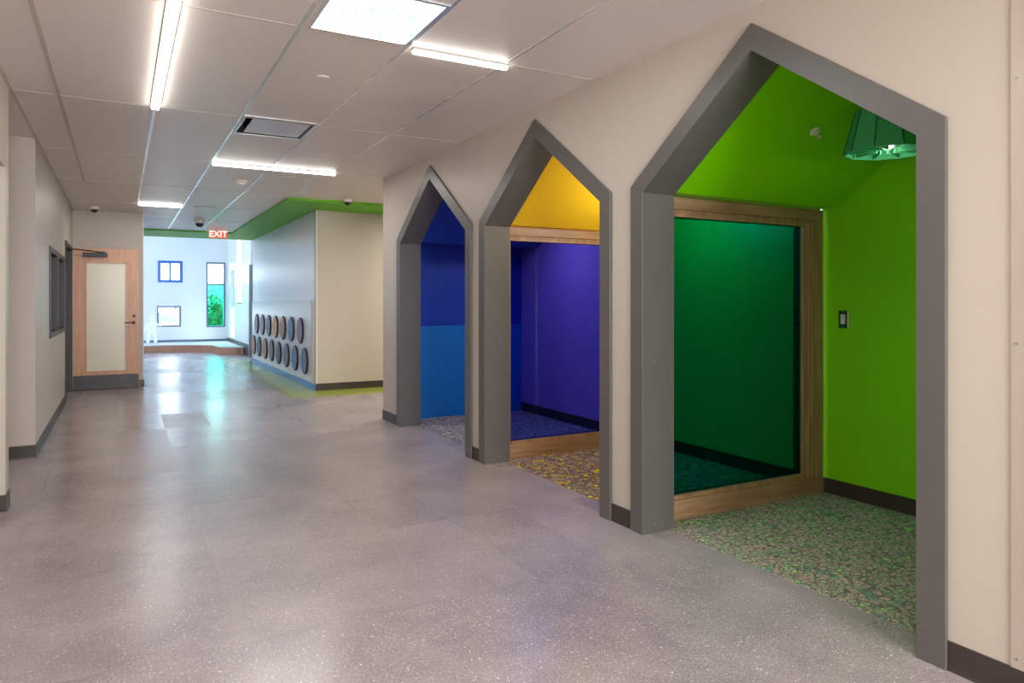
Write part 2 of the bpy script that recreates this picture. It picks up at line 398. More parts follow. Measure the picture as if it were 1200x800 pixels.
def inner_window(n, y, xi, glass):
    w = sempty('window_%d' % n, (3.6, y, 0))
    xo0, xo1, zo = 2.885, 4.365, 2.0
    b = bmesh.new()
    x_in0, x_in1 = xi-.045 if xi > 2.96 else 2.90, 4.25
    if xi <= 2.96: x_in0 = 2.92
    # outer boards
    box(b, xo0, xo1, y-.028, y+.04, 0, .125); box(b, xo0, xo1, y-.028, y+.04, 1.925, zo)
    obj('window_frame', b, 'woodx', w, bevel=.002)
    b = bmesh.new()
    box(b, xo0, x_in0, y-.028, y+.04, .125, 1.925); box(b, x_in1, xo1, y-.028, y+.04, .125, 1.925)
    obj('window_jamb', b, 'woodz', w, bevel=.002)
    # stepped inner stop
    b = bmesh.new()
    box(b, x_in0, x_in1, y-.012, y+.03, .125, .15); box(b, x_in0, x_in1, y-.012, y+.03, 1.88, 1.925)
    box(b, x_in0, xi, y-.012, y+.03, .15, 1.88); box(b, 4.18, x_in1, y-.012, y+.03, .15, 1.88)
    box(b, x_in0, x_in1, y-.018, y-.008, 1.905, 1.915); box(b, 4.225, 4.235, y-.018, y-.008, .135, 1.91)
    obj('glazing_stop', b, 'woodz', w, bevel=.002)
    # dark liner on the far side of the glass
    b = bmesh.new()
    box(b, 4.18, 4.21, y+.03, y+.075, .15, 1.88); box(b, 2.90, xi, y+.03, y+.075, .15, 1.88)
    box(b, 2.90, 4.21, y+.03, y+.06, 1.88, 1.90); box(b, 2.90, 4.21, y+.03, y+.06, .12, .15)
    obj('liner', b, 'black', w)
    obj('window_glass', [(xi-.004, 4.184, y+.012, y+.018, .146, 1.884)], glass, w)
inner_window(1, 3.39, 3.0, 'glassg')
inner_window(2, 5.395, 2.945, 'glassb')

# ------------------------------------------------------------------ things in the green nook
# pendant lamp: faceted felt shade with inner fins
LX, LY, LZ = 3.70, 2.44, 2.172
t = thing('pendant_lamp', 'dark green faceted felt pendant lamp hanging under the lime green sloped ceiling', 'lamp', (LX, LY, 2.60))
NF = 10; R0, R1, SH = .222, .16, .24
def cone(bm, r0, r1, z0, z1, n=NF, off=.3):
    A = [bm.verts.new((LX+r0*math.cos(off+2*PI*k/n), LY+r0*math.sin(off+2*PI*k/n), z0)) for k in range(n)]
    B = [bm.verts.new((LX+r1*math.cos(off+2*PI*k/n), LY+r1*math.sin(off+2*PI*k/n), z1)) for k in range(n)]
    for k in range(n): bm.faces.new([A[k], A[(k+1) % n], B[(k+1) % n], B[k]])
    return A, B
b = bmesh.new()
A, B_ = cone(b, R0, R1, LZ, LZ+SH); C_, D_ = cone(b, R0-.008, R1-.008, LZ, LZ+SH-.008)
for k in range(NF):
    b.faces.new([A[k], A[(k+1) % NF], C_[(k+1) % NF], C_[k]])
b.faces.new(B_); b.faces.new(D_)
sh = obj('lamp_shade', b, 'felt', t)
b = bmesh.new()
for k in range(NF):   # inner fins: folded felt running in to the bulb
    a = .3+2*PI*(k+.5)/NF; a1 = .3+2*PI*k/NF
    p0 = (LX+(R0-.03)*math.cos(a1), LY+(R0-.03)*math.sin(a1)); p1 = (LX+.055*math.cos(a), LY+.055*math.sin(a))
    dx, dy = p1[1]-p0[1], p0[0]-p1[0]; l = math.hypot(dx, dy); dx, dy = dx/l*.004, dy/l*.004
    q = [(p0[0]-dx, p0[1]-dy), (p0[0]+dx, p0[1]+dy), (p1[0]+dx, p1[1]+dy), (p1[0]-dx, p1[1]-dy)]
    prism(b, q, LZ+.006, LZ+.06, 'z')
obj('fins', b, 'felt', t)
b = bmesh.new()
for k in range(NF):
    a = .3+2*PI*k/NF
    tube(b, [(LX+(R0+.001)*math.cos(a), LY+(R0+.001)*math.sin(a), LZ+.004), (LX+(R1+.001)*math.cos(a), LY+(R1+.001)*math.sin(a), LZ+SH-.004)], .0028, 6)
obj('seams', b, 'feltline', t)
b = bmesh.new(); lathe(b, [(.015, -.012), (.03, 0), (.036, .025), (.032, .05), (.015, .08)], (LX, LY, LZ+.03), 'z', 16)
obj('bulb', b, 'bulb', t, smooth=True)
b = bmesh.new(); tube(b, [(LX, LY, LZ+.12), (LX, LY, 2.60)], .006); obj('cord', b, 'black', t)
b = bmesh.new(); lathe(b, [(.05, -.03), (.055, 0), (.055, .025)], (LX, LY, 2.585), 'z', 20); obj('canopy', b, 'felt', t, smooth=True)

# sprinkler on the slope
SY = 2.80; SZ = 2.005+(2.444+.82-SY)*(.61/.82)
SX = 3.56
nrm = Vector((0, -.61, -.82)).normalized()
t = thing('sprinkler_head', 'small white sprinkler on the lime green sloped ceiling beside the felt lamp', 'sprinkler', (SX, SY, SZ))
def oriented(bm, origin, d):
    q = Vector((0, 0, 1)).rotation_difference(Vector(d)); bmesh.ops.transform(bm, matrix=Matrix.Translation(origin) @ q.to_matrix().to_4x4(), verts=bm.verts[:])
b = bmesh.new(); lathe(b, [(.032, -.004), (.032, .004), (.026, .012), (.012, .014)], (0, 0, 0), 'z', 20); oriented(b, Vector((SX, SY, SZ)), nrm); obj('escutcheon', b, 'white', t, smooth=True)
b = bmesh.new(); lathe(b, [(.009, .01), (.009, .028), (.005, .03)], (0, 0, 0), 'z', 10)
for s in (-1, 1): tube(b, [(s*.008, 0, .026), (s*.014, 0, .038), (s*.004, 0, .052)], .0025, 6)
lathe(b, [(.014, .052), (.014, .056), (.004, .057)], (0, 0, 0), 'z', 12); oriented(b, Vector((SX, SY, SZ)), nrm); obj('sprinkler_body', b, 'white', t)

# light switch
t = thing('light_switch', 'white rocker light switch in a dark green plate on the lime green wall', 'switch', (XB, 3.216, 1.23))
obj('plate', [(XB-.006, XB, 3.182, 3.254, 1.171, 1.291)], 'green_plate', t, bevel=.002)
obj('plate_edge', [(XB-.009, XB, 3.176, 3.184, 1.171, 1.291)], 'white', t)
obj('rocker', [(XB-.012, XB-.004, 3.201, 3.235, 1.198, 1.266)], 'white', t, bevel=.002)
for z in (1.182, 1.281):
    b = bmesh.new(); lathe(b, [(.0045, -.009), (.0045, -.004)], (XB, 3.218, z), 'x', 8); obj('screw', b, 'steel', t)

# ------------------------------------------------------------------ baseboards
def ybase(name, x, face, segs, m='base', hgt=.107):
    b = bmesh.new()
    for y0, y1 in segs:
        prism(b, [(x, 0), (x+face*.012, 0), (x+face*.007, .012), (x+face*.006, hgt), (x, hgt)], y0, y1, 'y')
    return struct(name, b, m)
ybase('baseboard_right', XR, -1, [(-4.5, 1.524), (3.364, 3.566), (5.406, 5.563), (7.453, 7.966)])
struct('baseboard_passage', [(2.61, 7.0, 10.95, 10.96, 0, .107)], 'base')
struct('baseboard_discs', [(2.608, 2.622, 10.955, 16.94, 0, .1)], 'base_reflect')

# corner guard of the right wall
t = sempty('trim_5', (2.665, 1.25, 0))
obj('guard_strip', [(2.663, XR, 1.235, 1.312, .107, H)], 'guard', t, bevel=.001)
obj('guard_edge', [(2.658, XR, 1.10, 1.236, .107, H)], 'guard', t)
for z in (.14, 1.21, 2.11):
    b = bmesh.new(); lathe(b, [(.004, -.003), (.004, .001)], (2.663, 1.293, z), 'x', 8); obj('screw', b, 'steel', t)

# ------------------------------------------------------------------ left side
b = bmesh.new()
prism(b, [(-4.5, 0), (4.2, 0), (4.2, 2.227), (5.61, 2.227), (5.61, 0), (5.76, 0), (5.76, H+.05), (-4.5, H+.05)], XL-.45, XL, 'x')
struct('wall_left', b, 'wall')
M['pink'] = mat('pale_recess_paint', srgb(205, 180, 166), .5)
struct('wall_recess', [(-1.25, -1.1, 4.0, 5.8, 0, H)], 'pink')
struct('wall_alcove_back', [(-1.75, -1.6, 5.5, 7.7, 0, H+.05), (-1.6, -1.1, 5.6, 5.76, 0, H+.05)], 'wall')
W0, W1 = 8.87, 11.07; D0, D1 = 11.23, 12.68
b = bmesh.new()
prism(b, [(7.45, 0), (D0+.05, 0), (D0+.05, 2.15), (D1, 2.15), (D1, 0), (13.08, 0), (13.08, H+.05), (7.45, H+.05)], XL-.14, XL, 'x')
# cut the window by building the wall in pieces instead
b.free(); b = bmesh.new()
for y0, y1, z0, z1 in ((7.45, W0, 0, H+.05), (W0, W1, 0, 1.0), (W0, W1, 1.92, H+.05), (W1, D0+.04, 0, H+.05), (D0+.04, D1, 2.15, H+.05), (D1, 13.08, 0, H+.05)):
    box(b, XL-.14, XL, y0, y1, z0, z1)
bmesh.ops.remove_doubles(b, verts=b.verts[:], dist=.0001)
struct('wall_left_far', b, 'wall')
struct('wall_alcove_north', [(-1.75, XL-.14, 7.45, 7.57, 0, H+.05)], 'wall')
struct('wall_pier', [(XL, .325, 12.96, 13.08, 0, H+.05)], 'wall')
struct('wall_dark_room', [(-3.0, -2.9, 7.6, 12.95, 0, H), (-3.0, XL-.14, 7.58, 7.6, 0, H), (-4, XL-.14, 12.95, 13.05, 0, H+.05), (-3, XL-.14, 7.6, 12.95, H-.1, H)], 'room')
ybase('baseboard_left', XL, 1, [(-4.5, 4.2), (5.60, 5.77), (7.44, D0-.005)])
struct('baseboard_pier', [(XL-.0, .337, 12.95, 12.96, 0, .1), (.325, .337, 12.95, 13.09, 0, .1)], 'base')
struct('baseboard_alcove', [(-1.6, XL+.01, 7.438, 7.45, 0, .107), (-1.1, XL, 5.602, 5.61, 0, .107)], 'base')
struct('trim_6', [(XL-.002, XL+.002, 7.45, W0-.05, 1.912, 1.917), (XL-.002, XL+.002, 7.45, W0-.05, 1.008, 1.013)], 'trimbar')
struct('trim_7', [(.315, .332, 12.952, 12.97, .1, H), ], 'white', bevel=.002)
# left window
w = sempty('window_3', (XL, 9.97, 1.46))
b = bmesh.new()
for y0, y1, z0, z1 in ((W0-.04, W1+.04, .97, 1.03), (W0-.04, W1+.04, 1.88, 1.94), (W0-.04, W0+.06, 1.03, 1.88), (W1-.06, W1+.04, 1.03, 1.88), (9.87, 9.97, 1.03, 1.88)):
    box(b, XL-.12, XL+.012, y0, y1, z0, z1)
obj('window_frame', b, 'dark', w)
obj('window_glass', [(XL-.07, XL-.062, W0, W1, 1.02, 1.89)], 'glasssmoke', w)
# door frame and open door
d = sempty('door_1', (XL, 12.7, 0))
b = bmesh.new()
for y0, y1, z0, z1 in ((D0, D0+.06, 0, 2.18), (D1-.05, D1+.01, 0, 2.18), (D0+.06, D1-.05, 2.13, 2.18)): box(b, XL-.15, XL+.015, y0, y1, z0, z1)
obj('door_frame', b, 'dark', d)
b = bmesh.new(); LYF, LYB = 12.72, 12.765
X0, X1, GX0, GX1, GZ0, GZ1 = XL+.013, .26, -.459, .082, .28, 1.965
for x0, x1, z0, z1 in ((X0, GX0, .012, 2.18), (GX1, X1, .012, 2.18), (GX0, GX1, .012, GZ0), (GX0, GX1, GZ1, 2.18)): box(b, x0, x1, LYF, LYB, z0, z1)
bmesh.ops.remove_doubles(b, verts=b.verts[:], dist=.0001)
leaf = obj('door_leaf', b, 'doorwood', d)
def sub(name, bm, m, par, **k):
    o = obj(name, bm, m, None, **k); o.parent = par; o.data.transform(Matrix.Translation(par.parent.location if par.parent else par.location).inverted()); return o
b = bmesh.new()
for x0, x1, z0, z1 in ((GX0-.012, GX0+.008, GZ0-.012, GZ1+.012), (GX1-.008, GX1+.012, GZ0-.012, GZ1+.012), (GX0, GX1, GZ0-.012, GZ0+.008), (GX0, GX1, GZ1-.008, GZ1+.012)): box(b, x0, x1, LYF-.006, LYB+.006, z0, z1)
sub('glazing_bead', b, 'doorwood', leaf)
sub('door_glass', [(GX0, GX1, 12.739, 12.745, GZ0, GZ1)], 'cream_pane', leaf)
sub('kick_plate', [(X0+.006, X1-.006, LYF-.004, LYF, .016, .225)], 'dark', leaf)
b = bmesh.new(); lathe(b, [(.028, -.012), (.028, 0)], (.185, LYF, 1.03), 'y', 20); tube(b, [(.185, LYF-.005, 1.03), (.185, LYF-.055, 1.03), (.15, LYF-.06, 1.032), (.06, LYF-.058, 1.03)], .009, 10)
sub('handle', b, 'bronze', leaf, smooth=True)
b = bmesh.new(); lathe(b, [(.024, -.014), (.026, 0)], (.19, LYF, 1.135), 'y', 20); sub('deadbolt', b, 'bronze', leaf, smooth=True)
b = bmesh.new(); box(b, -.50, -.175, LYF-.06, LYF, 2.045, 2.11); sub('door_closer', b, 'dark', leaf, bevel=.006)
b = bmesh.new(); tube(b, [(-.24, LYF-.03, 2.115), (-.40, LYF-.09, 2.135), (XL+.02, 12.55, 2.15)], .008, 8); box(b, -.30, -.2, LYF-.045, LYF-.015, 2.11, 2.13)
sub('closer_arm', b, 'bronze', leaf)
b = bmesh.new(); box(b, XL+.002, XL+.014, 12.69, 12.74, .02, 2.17)
sub('hinge', b, 'steel', leaf)

# ------------------------------------------------------------------ disc wall
M['panel'] = mat('pale_wall_panel', srgb(206, 206, 212), .3)
t = thing('wall_panel', 'pale grey low wall panel carrying two rows of round discs', 'panel', (2.615, 14, .1))
obj('board', [(2.602, 2.622, 11.22, 16.88, .10, 1.372)], 'panel', t, bevel=.002)
obj('edge_strip', [(2.598, 2.622, 11.19, 11.22, .10, 1.376)], 'guard', t)
disc_cols = {'o': (srgb(240, 164, 80), 'orange'), 'b': (srgb(96, 128, 176), 'blue'), 's': (srgb(112, 118, 140), 'slate grey'), 'p': (srgb(176, 128, 122), 'dusty pink'),  # blue tones include the faces' blue reflection, put into the colour
             't': (srgb(132, 112, 110), 'brown grey'), 'm': (srgb(128, 118, 146), 'mauve'), 'd': (srgb(70, 100, 124), 'dark blue'), 'c': (srgb(190, 128, 98), 'copper')}
for k, (c, nm) in disc_cols.items(): M['disc_'+k] = mat('disc_'+nm.replace(' ', '_'), c, .5, spec=.3, noise=.1, nscale=3)
M['disc_rim'] = mat('disc_dark_rim', srgb(58, 36, 34), .5)
def make_disc(y, z, k, label):
    t = thing('wall_disc', label, 'disc', (2.602, y, z), 'round discs on the pale wall panel')
    return t
b = bmesh.new(); lathe(b, [(.205, .0), (.213, -.006), (.213, -.024), (.205, -.028)], (0, 0, 0), 'x', 40); rim0 = obj('disc_rim_part', b, 'disc_rim')
b = bmesh.new(); lathe(b, [(.204, -.026), (.203, -.029), (.196, -.031)], (0, 0, 0), 'x', 40); face0 = obj('disc_face_part', b, 'disc_b')
top = list('bbpostt'); bot = list('bbmstcdt')
top[0] = 'm'; topk = ['m', 'b', 'p', 'o', 's', 'm', 't']; botk = ['b', 'b', 's', 'd', 't', 'c', 'd', 'p']
tn = ['first', 'second', 'third', 'fourth', 'fifth', 'sixth', 'seventh', 'eighth']
for row, (keys, y0, z, rn) in enumerate(((topk, 11.93, .884, 'upper'), (botk, 11.62, .408, 'lower'))):
    for i, k in enumerate(keys):
        y = y0+i*.708
        place = ('first from the cream corner' if i == 0 else 'last of its row, by the far end' if i == len(keys)-1 else '%s from the cream corner' % tn[i])
        t = thing('wall_disc', '%s round disc in the %s row, %s' % (disc_cols[k][1], rn, place), 'disc', (2.602, y, z), 'round discs on the pale wall panel')
        for src, nm in ((rim0, 'rim'), (face0, 'face')):
            c = src.copy(); c.name = nm; col.objects.link(c); c.parent = t
            if nm == 'face':
                c.data = src.data.copy(); c.data.materials[0] = M['disc_'+k]
bpy.data.objects.remove(rim0); bpy.data.objects.remove(face0)

# ------------------------------------------------------------------ ceiling things
def strip(x0, x1, y0, y1, label):
    cx, cy = (x0+x1)/2, (y0+y1)/2
    t = thing('ceiling_strip_light', label, 'light', (cx, cy, H), 'linear strip lights in the ceiling')
    along_y = (y1-y0) > (x1-x0)
    w = .004
    obj('housing', [(x0-w, x1+w, y0-w, y1+w, H-.012, H+.02)], 'whitemetal', t)
    b = bmesh.new()
    if along_y: prism(b, [(x0, H-.012), (x0+.004, H-.03), (x1-.004, H-.03), (x1, H-.012)], y0, y1, 'y')
    else: prism(b, [(y0, H-.012), (y0+.004, H-.03), (y1-.004, H-.03), (y1, H-.012)], x0, x1, 'x')
    obj('diffuser', b, 'strip', t)
strip(.195, .25, 3.78, 5.79, 'glowing strip light running lengthwise along the corridor ceiling, ahead of the ceiling joint')
strip(.195, .25, 1.76, 3.765, 'lengthwise strip light whose bright tip just enters at the top edge')
strip(1.445, 2.04, 3.765, 3.797, 'short crosswise strip light beside the square ceiling light panel')
strip(.825, 2.08, 7.828, 7.862, 'long crosswise strip light beyond the square air diffuser')
strip(.23, .805, 11.597, 11.633, 'short crosswise strip light in front of the open wooden door')

# square light panel with a lens sheet
M['lens'] = bpy.data.materials.new('lens_sheet'); m = M['lens']; m.use_nodes = True
nt = m.node_tree; N = nt.nodes; L = nt.links
for n in list(N): N.remove(n)
o_ = N.new('ShaderNodeOutputMaterial'); e_ = N.new('ShaderNodeEmission'); e_.inputs[1].default_value = 1.35
tc = N.new('ShaderNodeTexCoord'); v = N.new('ShaderNodeTexVoronoi'); v.inputs['Scale'].default_value = 15; v.inputs['Randomness'].default_value = .35
nz = N.new('ShaderNodeTexNoise'); nz.inputs['Scale'].default_value = 9; L.new(tc.outputs['Object'], nz.inputs['Vector'])
L.new(tc.outputs['Object'], v.inputs['Vector'])
mm = N.new('ShaderNodeMath'); mm.operation = 'MULTIPLY_ADD'; mm.inputs[1].default_value = .5; L.new(nz.outputs['Fac'], mm.inputs[0]); L.new(v.outputs['Distance'], mm.inputs[2])
r = ramp(nt, [(.5, (1, 1, 1, 1)), (.66, (.72, .88, 1, 1)), (.86, (.38, .58, .74, 1))]); L.new(mm.outputs[0], r.inputs[0]); L.new(r.outputs[0], e_.inputs[0]); L.new(e_.outputs[0], o_.inputs[0])
t = thing('ceiling_light_panel', 'bright square ceiling light with a bluish lens sheet', 'light', (1.12, 3.45, H))
x0, x1, y0, y1 = PANEL
b = bmesh.new()
for q in ((x0-.012, x1+.012, y0-.012, y0+.006), (x0-.012, x1+.012, y1-.006, y1+.012), (x0-.012, x0+.006, y0+.006, y1-.006), (x1-.006, x1+.012, y0+.006, y1-.006)): box(b, *q, H-.008, H+.1)
obj('frame', b, 'tbar', t)
b = bmesh.new()
nx, ny = 6, 7
for i in range(nx):
    for j in range(ny):   # shallow lens domes
        xa, xb = x0+.006+(x1-x0-.012)*i/nx, x0+.006+(x1-x0-.012)*(i+1)/nx; ya, yb = y0+.006+(y1-y0-.012)*j/ny, y0+.006+(y1-y0-.012)*(j+1)/ny
        vs = [b.verts.new(p) for p in ((xa, ya, H+.02), (xb, ya, H+.02), (xb, yb, H+.02), (xa, yb, H+.02))]
        c = b.verts.new(((xa+xb)/2, (ya+yb)/2, H+.005))
        for k in range(4): b.faces.new([vs[k], vs[(k+1) % 4], c])
obj('lens', b, 'lens', t)
obj('housing', [(x0-.01, x1+.01, y0-.01, y1+.01, H+.1, H+.11)], 'whitemetal', t)

# square plaque diffuser
x0, x1, y0, y1 = DIFF
t = thing('air_diffuser', 'square recessed air diffuser plate in the ceiling between two strip lights', 'vent', (1.11, 6.08, H))
b = bmesh.new()
for q in ((x0-.015, x1+.015, y0-.015, y0), (x0-.015, x1+.015, y1, y1+.015), (x0-.015, x0, y0, y1), (x1, x1+.015, y0, y1)): box(b, *q, H-.006, H+.11)
obj('frame', b, 'tbar', t)
b = bmesh.new()
O = [(x0, y0), (x1, y0), (x1, y1), (x0, y1)]; 
for k in range(4):
    a, c = O[k], O[(k+1) % 4]; ins = lambda p: (p[0]+(.06 if p[0] == x0 else -.06), p[1]+(.06 if p[1] == y0 else -.06))
    ia, ic = ins(a), ins(c)
    b.faces.new([b.verts.new((*a, H+.005)), b.verts.new((*c, H+.005)), b.verts.new((*ic, H+.06)), b.verts.new((*ia, H+.06))])
box(b, x0, x1, y0, y1, H+.1, H+.11)
obj('cone', b, 'dark', t)
obj('plaque', [(x0+.06, x1-.02, y0+.05, y1-.02, H+.006, H+.012)], 'plaque', t, bevel=.002)
for sx in (x0+.12, x1-.12):
    for sy in (y0+.12, y1-.12):
        b = bmesh.new(); tube(b, [(sx, sy, H+.012), (sx, sy, H+.1)], .006, 6); obj('hanger', b, 'steel', t)

def dome_cam(x, y, label, wall=None, z=H, s=1):
    t = thing('security_camera', label, 'camera', (x, y, z), 'small dome security cameras')
    b = bmesh.new(); lathe(b, [(.055*s, 0), (.06*s, -.01), (.06*s, -.035*s), (.052*s, -.045*s)], (x, y, z), 'z', 24); obj('mount', b, 'white', t, smooth=True)
    b = bmesh.new(); lathe(b, [(.046*s*math.cos(a), -.045*s-.046*s*math.sin(a)) for a in [i*PI/2/8 for i in range(8)]]+[(.003, -.045*s-.046*s)], (x, y, z), 'z', 24); obj('dome', b, 'dome', t, smooth=True)
dome_cam(2.76, 9.75, 'white dome camera with dark eye on the ceiling in front of the green soffit')
dome_cam(1.20, 13.4, 'white dome camera on the ceiling near the exit sign', s=1.5)
dome_cam(-.34, 12.35, 'small dark-eyed dome camera on the ceiling above the open wooden door')

t = thing('smoke_detector', 'white round smoke detector on the ceiling beyond the long strip light', 'detector', (1.24, 8.9, H))
b = bmesh.new(); lathe(b, [(.075, 0), (.075, -.015), (.06, -.022)], (1.24, 8.9, H), 'z', 28); obj('base', b, 'white', t, smooth=True)
b = bmesh.new(); lathe(b, [(.055, -.022), (.052, -.045), (.04, -.055), (.01, -.057)], (1.24, 8.9, H), 'z', 28)
for k in range(10): a = 2*PI*k/10; box(b, 1.24+.056*math.cos(a)-.004, 1.24+.056*math.cos(a)+.004, 8.9+.056*math.sin(a)-.004, 8.9+.056*math.sin(a)+.004, H-.03, H-.02)
obj('sensor_cap', b, 'white', t, smooth=True)
t = thing('ceiling_speaker', 'round flush ceiling speaker in front of the exit sign', 'speaker', (1.13, 11.65, H))
b = bmesh.new(); lathe(b, [(.16, 0), (.165, -.006), (.15, -.012), (.14, -.008)], (1.13, 11.65, H), 'z', 36); obj('ring', b, 'whitemetal', t, smooth=True)
b = bmesh.new(); lathe(b, [(.14, -.004), (.139, -.009)], (1.13, 11.65, H), 'z', 36); obj('grille', b, 'plaque', t)
for (x, y, lb) in ((1.72, 8.35, 'small round ceiling sprinkler cap between the long strip light and green soffit'), (1.13, 4.55, 'small round ceiling sprinkler cap near the square light panel')):
    b = bmesh.new(); lathe(b, [(.04, 0), (.042, -.005), (.03, -.009)], (x, y, H), 'z', 24)
    tag(obj('fire_sprinkler', b, 'ceiling', None, smooth=True), lb, 'sprinkler', 'round sprinkler caps in the ceiling')

# ------------------------------------------------------------------ exit sign
EX, EY, EZ = 1.70, 15.2, 2.715
M['exitred'] = mat('exit_red', srgb(214, 60, 38), .3, emit=srgb(226, 70, 40), estr=.75)
M['exitlet'] = emit_mat('exit_letters', srgb(255, 226, 214), 1.0)
t = thing('exit_sign', 'red glowing EXIT sign hanging from the ceiling by the green soffit', 'sign', (EX, EY, H))
obj('sign_body', [(EX-.17, EX+.17, EY-.015, EY+.015, EZ-.09, EZ+.055)], 'exitred', t, bevel=.004)
obj('mount_bar', [(EX-.17, EX+.17, EY-.025, EY+.025, EZ+.052, H)], M['white'], t)
tx = bpy.data.curves.new('letters', 'FONT'); tx.body = 'EXIT'; tx.size = .165; tx.align_x = 'CENTER'; tx.align_y = 'CENTER'; tx.extrude = .002; tx.offset = .003
to = bpy.data.objects.new('letters_tmp', tx); col.objects.link(to)
bpy.context.view_layer.update()
me = bpy.data.meshes.new_from_object(to.evaluated_get(bpy.context.evaluated_depsgraph_get()))
bpy.data.objects.remove(to)
me.transform(Matrix.Translation((0, EY-.0175-EY, EZ-.018-H)) @ Matrix.Rotation(PI/2, 4, 'X'))
me.materials.clear(); me.materials.append(M['exitlet'])
lo = bpy.data.objects.new('letters', me); col.objects.link(lo); lo.parent = t; lo['label'] = 'pale EXIT lettering'

# ------------------------------------------------------------------ atrium
YF = 22.6; AH = 4.7
W = {'a': (.935, 1.575, 1.917, 2.538), 'b': (.913, 1.530, .649, 1.24), 'c': (2.212, 2.726, .617, 2.524)}
xs = sorted({-4, .913, .935, 1.530, 1.575, 2.212, 2.726, 2.96}); zs = sorted({0, .617, .649, 1.24, 1.917, 2.524, 2.538, AH})
b = bmesh.new()
for x0, x1 in zip(xs, xs[1:]):
    for z0, z1 in zip(zs, zs[1:]):
        xm, zm = (x0+x1)/2, (z0+z1)/2
        if any(q[0] < xm < q[1] and q[2] < zm < q[3] for q in W.values()): continue
        box(b, x0, x1, YF, YF+.25, z0, z1)
bmesh.ops.remove_doubles(b, verts=b.verts[:], dist=.0001)
struct('wall_far', b, 'wall_white')
def far_window(n, key, fm, glass, mull=None, hm=None, topglass=None):
    x0, x1, z0, z1 = W[key]; w = sempty('window_%d' % n, ((x0+x1)/2, YF, z0))
    b = bmesh.new(); f = .075 if key == 'a' else .045
    for q in ((x0, x1, z0, z0+f), (x0, x1, z1-f, z1), (x0, x0+f, z0+f, z1-f), (x1-f, x1, z0+f, z1-f)): box(b, q[0], q[1], YF-.01, YF+.2, q[2], q[3])
    if mull: box(b, mull-.028, mull+.028, YF+.03, YF+.09, z0+f, z1-f)
    if hm: box(b, x0+f, x1-f, YF+.0, YF+.14, hm-.025, hm+.025)
    obj('window_frame', b, fm, w)
    if hm:
        obj('window_glass', [(x0+f, x1-f, YF+.06, YF+.065, z0+f, hm-.02)], glass, w)
        obj('window_glass', [(x0+f, x1-f, YF+.06, YF+.065, hm+.02, z1-f)], topglass, w)
    else: obj('window_glass', [(x0+f, x1-f, YF+.06, YF+.065, z0+f, z1-f)], glass, w)
M['bluefr'] = mat('blue_window_frame', srgb(30, 100, 190), .3)
M['greyfr'] = mat('grey_window_frame', srgb(80, 100, 120), .3)
far_window(4, 'a', 'bluefr', 'glassc', mull=1.25)
far_window(5, 'b', 'greyfr', 'glassc', mull=None)
far_window(6, 'c', 'greyfr', 'glasst', hm=1.875, topglass='glassc')
# right-hand wall of the atrium with its own tall window
b = bmesh.new()
for y0, y1, z0, z1 in ((18.5, 21.2, 0, AH), (21.2, 22.1, 0, .32), (21.2, 22.1, 2.3, AH), (22.1, YF, 0, AH)): box(b, 2.80, 2.95, y0, y1, z0, z1)
bmesh.ops.remove_doubles(b, verts=b.verts[:], dist=.0001)
struct('wall_atrium_right', b, 'wall_white')
w = sempty('window_7', (2.85, 21.65, .32))
b = bmesh.new()
for y0, y1, z0, z1 in ((21.2, 22.1, .32, .35), (21.2, 22.1, 2.27, 2.3), (21.2, 21.23, .35, 2.27), (22.07, 22.1, .35, 2.27), (21.2, 22.1, 1.2, 1.24)): box(b, 2.80, 2.93, y0, y1, z0, z1)
obj('window_frame', b, 'white', w)
obj('window_glass', [(2.87, 2.875, 21.23, 22.07, .35, 1.2)], 'glassc', w); obj('window_glass', [(2.87, 2.875, 21.23, 22.07, 1.24, 2.27)], 'glassbl', w)
struct('wall_door_end', [(2.80, 5.2, 18.4, 18.5, 2.27, AH), (3.9, 5.2, 18.4, 18.5, 0, 2.27), (5.1, 5.2, 16.9, 18.4, 0, AH)], 'wall_white')
d = sempty('door_2', (3.4, 18.4, 0))
b = bmesh.new(); box(b, 2.76, 2.86, 18.36, 18.52, 0, 2.27); box(b, 3.84, 3.92, 18.36, 18.52, 0, 2.27); box(b, 2.86, 3.84, 18.36, 18.52, 2.2, 2.27)
obj('door_frame', b, 'steel', d); obj('door_leaf', [(2.86, 3.84, 18.42, 18.46, .01, 2.2)], 'doorwood', d)
struct('baseboard_atrium', [(2.785, 2.80, 18.52, YF, 0, .3)], 'base')
struct('ceiling_atrium', [(-4, 5.2, 16.9, YF+.25, AH, AH+.1)], 'wall_white')
struct('wall_header', [(-4, 5.2, 16.93, 17.0, H+.05, AH)], 'wall_white')
# left side of the atrium, with an unseen window added for daylight
struct('wall_atrium_left', [(-4.1, -4, 12.95, 17.2, 0, AH), (-4.1, -4, 17.2, YF+.25, 0, 2.6), (-4.1, -4, 17.2, YF+.25, 4.3, AH), (-4.1, -4, 21.3, YF+.25, 2.6, 4.3), (-4.1, -4, 17.2, 18.2, 2.6, 4.3)], 'wall_white')
w = sempty('window_8', (-4.05, 19.75, 2.6))
b = bmesh.new()
for y in (18.2, 19.72, 21.24): box(b, -4.1, -4.0, y, y+.06, 2.6, 4.3)
for z in (2.6, 4.24): box(b, -4.1, -4.0, 18.2, 21.3, z, z+.06)
obj('window_frame', b, 'white', w); obj('window_glass', [(-4.06, -4.055, 18.2, 21.3, 2.6, 4.3)], 'glassc', w)

